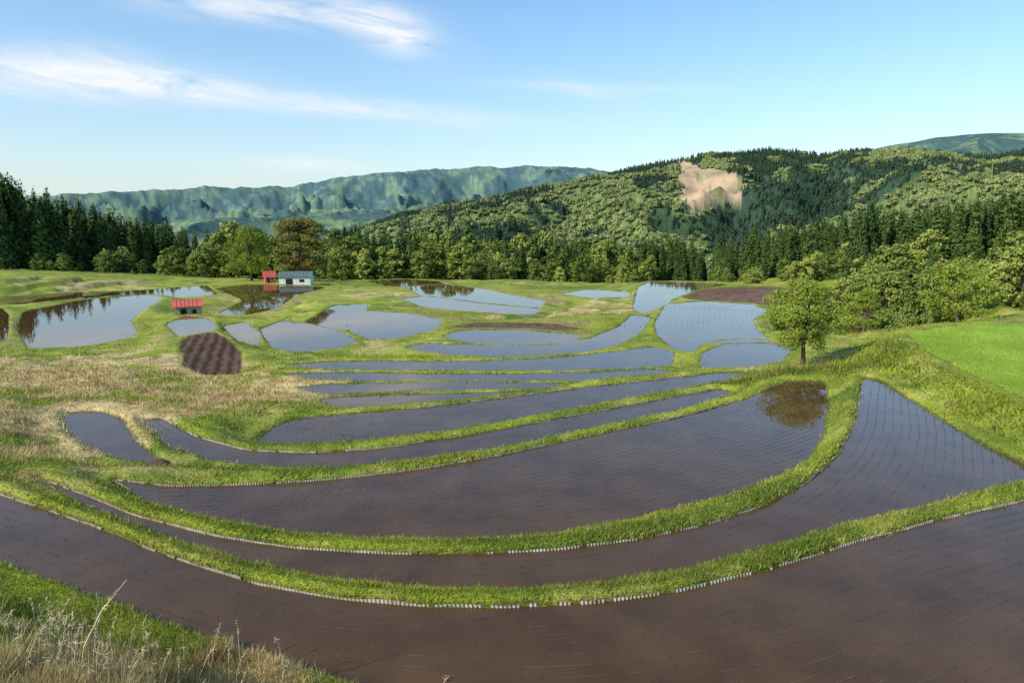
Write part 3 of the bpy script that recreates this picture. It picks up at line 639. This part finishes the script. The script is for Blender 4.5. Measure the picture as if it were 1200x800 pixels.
def lump(name,px,py,h,sx,sy,sz,mat):
    import bmesh
    bm=bmesh.new(); bmesh.ops.create_icosphere(bm,subdivisions=3,radius=1)
    for v in bm.verts:
        q=1+.35*(vnoise(np.array([v.co.x*2+5]),np.array([v.co.y*2+v.co.z*3]),3)[0]-.5)+.15*random.uniform(-1,1)*.4; v.co=Vector((v.co.x*sx*q,v.co.y*sy*q,v.co.z*sz*q))
    me=bpy.data.meshes.new(name); bm.to_mesh(me); bm.free(); me.materials.append(mat); ob=bpy.data.objects.new(name,me); scene.collection.objects.link(ob)
    x,y=survey(px,py,h); ob.location=(x,y,ground_z(x,y)+sz*.3)
lump('soil_mound',186,548,9.1,.45,.35,.25,noise_mat('dark_soil',(.05,.035,.025),(.16,.11,.07),scale=4,bump=.8))
# ---------------------------------------------------------------- light & sky
to_sun=Vector((-.83,-.56,.0)).normalized(); el=math.radians(34)
S=Vector((to_sun.x*math.cos(el),to_sun.y*math.cos(el),math.sin(el)))
sl=bpy.data.lights.new('sun','SUN'); sl.energy=5.0; sl.angle=math.radians(.5); sl.color=(1,.92,.78)
so=bpy.data.objects.new('sun',sl); scene.collection.objects.link(so); so.rotation_euler=(-S).to_track_quat('-Z','Y').to_euler(); so.location=(0,0,200)
w=bpy.data.worlds.new('World'); scene.world=w; w.use_nodes=True; nt=w.node_tree; nt.nodes.clear()
out=N(nt,'ShaderNodeOutputWorld'); bg=N(nt,'ShaderNodeBackground'); sky=N(nt,'ShaderNodeTexSky',sky_type='NISHITA'); sky.sun_disc=False
sky.sun_elevation=el; sky.sun_rotation=math.atan2(S.x,S.y)%(2*math.pi); sky.air_density=1.0; sky.dust_density=.3; sky.ozone_density=1.6; sky.altitude=300
bg.inputs[1].default_value=.15
def M(op,a,b=None,c=None):
    n=N(nt,'ShaderNodeMath',operation=op)
    for i,q in enumerate((a,b,c)):
        if q is None: continue
        if isinstance(q,(int,float)): n.inputs[i].default_value=q
        else: nt.links.new(q,n.inputs[i])
    return n.outputs[0]
tc=N(nt,'ShaderNodeTexCoord'); sx_=N(nt,'ShaderNodeSeparateXYZ'); nt.links.new(tc.outputs['Generated'],sx_.inputs[0])
AZ=M('ARCTAN2',sx_.outputs[0],sx_.outputs[1]); HL=M('SQRT',M('ADD',M('MULTIPLY',sx_.outputs[0],sx_.outputs[0]),M('MULTIPLY',sx_.outputs[1],sx_.outputs[1]))); EL_=M('DIVIDE',sx_.outputs[2],M('MAXIMUM',HL,.01))
hs=N(nt,'ShaderNodeHueSaturation'); hs.inputs['Hue'].default_value=.497; hs.inputs['Saturation'].default_value=1.18
nt.links.new(M('SUBTRACT',1.45,M('MULTIPLY',M('EXPONENT',M('MULTIPLY',M('MAXIMUM',EL_,0.0),-6.5)),.58)),hs.inputs['Value']); nt.links.new(sky.outputs[0],hs.inputs['Color'])
hz=N(nt,'ShaderNodeMix',data_type='RGBA'); nt.links.new(M('MULTIPLY',M('EXPONENT',M('MULTIPLY',M('MAXIMUM',EL_,0.0),-8.0)),.7),hz.inputs['Factor']); nt.links.new(hs.outputs[0],hz.inputs['A']); hz.inputs['B'].default_value=(4.3,5.35,6.1,1)
# one cirrus texture, drawn out along the wind, gathered into streaks
ang=-.10
U_=M('ADD',M('MULTIPLY',AZ,math.cos(ang)),M('MULTIPLY',EL_,math.sin(ang))); V_=M('SUBTRACT',M('MULTIPLY',EL_,math.cos(ang)),M('MULTIPLY',AZ,math.sin(ang)))
cx=N(nt,'ShaderNodeCombineXYZ'); nt.links.new(M('MULTIPLY',U_,8.0),cx.inputs[0]); nt.links.new(M('MULTIPLY',V_,36.0),cx.inputs[1]); cx.inputs[2].default_value=3.7
n=N(nt,'ShaderNodeTexNoise'); n.inputs['Scale'].default_value=1; n.inputs['Detail'].default_value=7; n.inputs['Roughness'].default_value=.62; n.inputs['Distortion'].default_value=.8; nt.links.new(cx.outputs[0],n.inputs['Vector'])
tex=M('MULTIPLY',M('MAXIMUM',M('SUBTRACT',n.outputs[0],.28),0.0),2.8)
total=None
for (x0,y0,x1,y1,wd,am) in [(-60,76,240,100,.024,1.2),(160,98,540,138,.013,1.1),(150,-8,430,20,.020,.8),(400,12,505,54,.026,1.25),(60,62,180,88,.022,.5),(640,92,740,122,.012,.38),(280,190,430,194,.010,.5),(560,96,840,106,.007,.32)]:
    a0,e0=azel(x0,y0); a1,e1=azel(x1,y1); L=math.hypot(a1-a0,e1-e0); ca,sa=(a1-a0)/L,(e1-e0)/L; ac,ec=(a0+a1)/2,(e0+e1)/2
    dx=M('SUBTRACT',AZ,ac); dy=M('SUBTRACT',EL_,ec); u=M('ADD',M('MULTIPLY',dx,ca),M('MULTIPLY',dy,sa)); v=M('SUBTRACT',M('MULTIPLY',dy,ca),M('MULTIPLY',dx,sa))
    u=M('DIVIDE',u,L*.55); v=M('DIVIDE',v,wd)
    g=M('EXPONENT',M('MULTIPLY',M('ADD',M('MULTIPLY',u,u),M('MULTIPLY',v,v)),-1.0)); k=M('MULTIPLY',g,am)
    total=k if total is None else M('ADD',total,k)
total=M('MULTIPLY',M('MINIMUM',M('MULTIPLY',total,tex),1.0),.92)
mx=N(nt,'ShaderNodeMix',data_type='RGBA'); nt.links.new(total,mx.inputs['Factor']); nt.links.new(hz.outputs['Result'],mx.inputs['A']); mx.inputs['B'].default_value=(6.5,6.6,6.7,1)
nt.links.new(mx.outputs['Result'],bg.inputs[0]); nt.links.new(bg.outputs[0],out.inputs[0])
scene.view_settings.view_transform='Standard'; scene.view_settings.look='None'; scene.view_settings.exposure=0
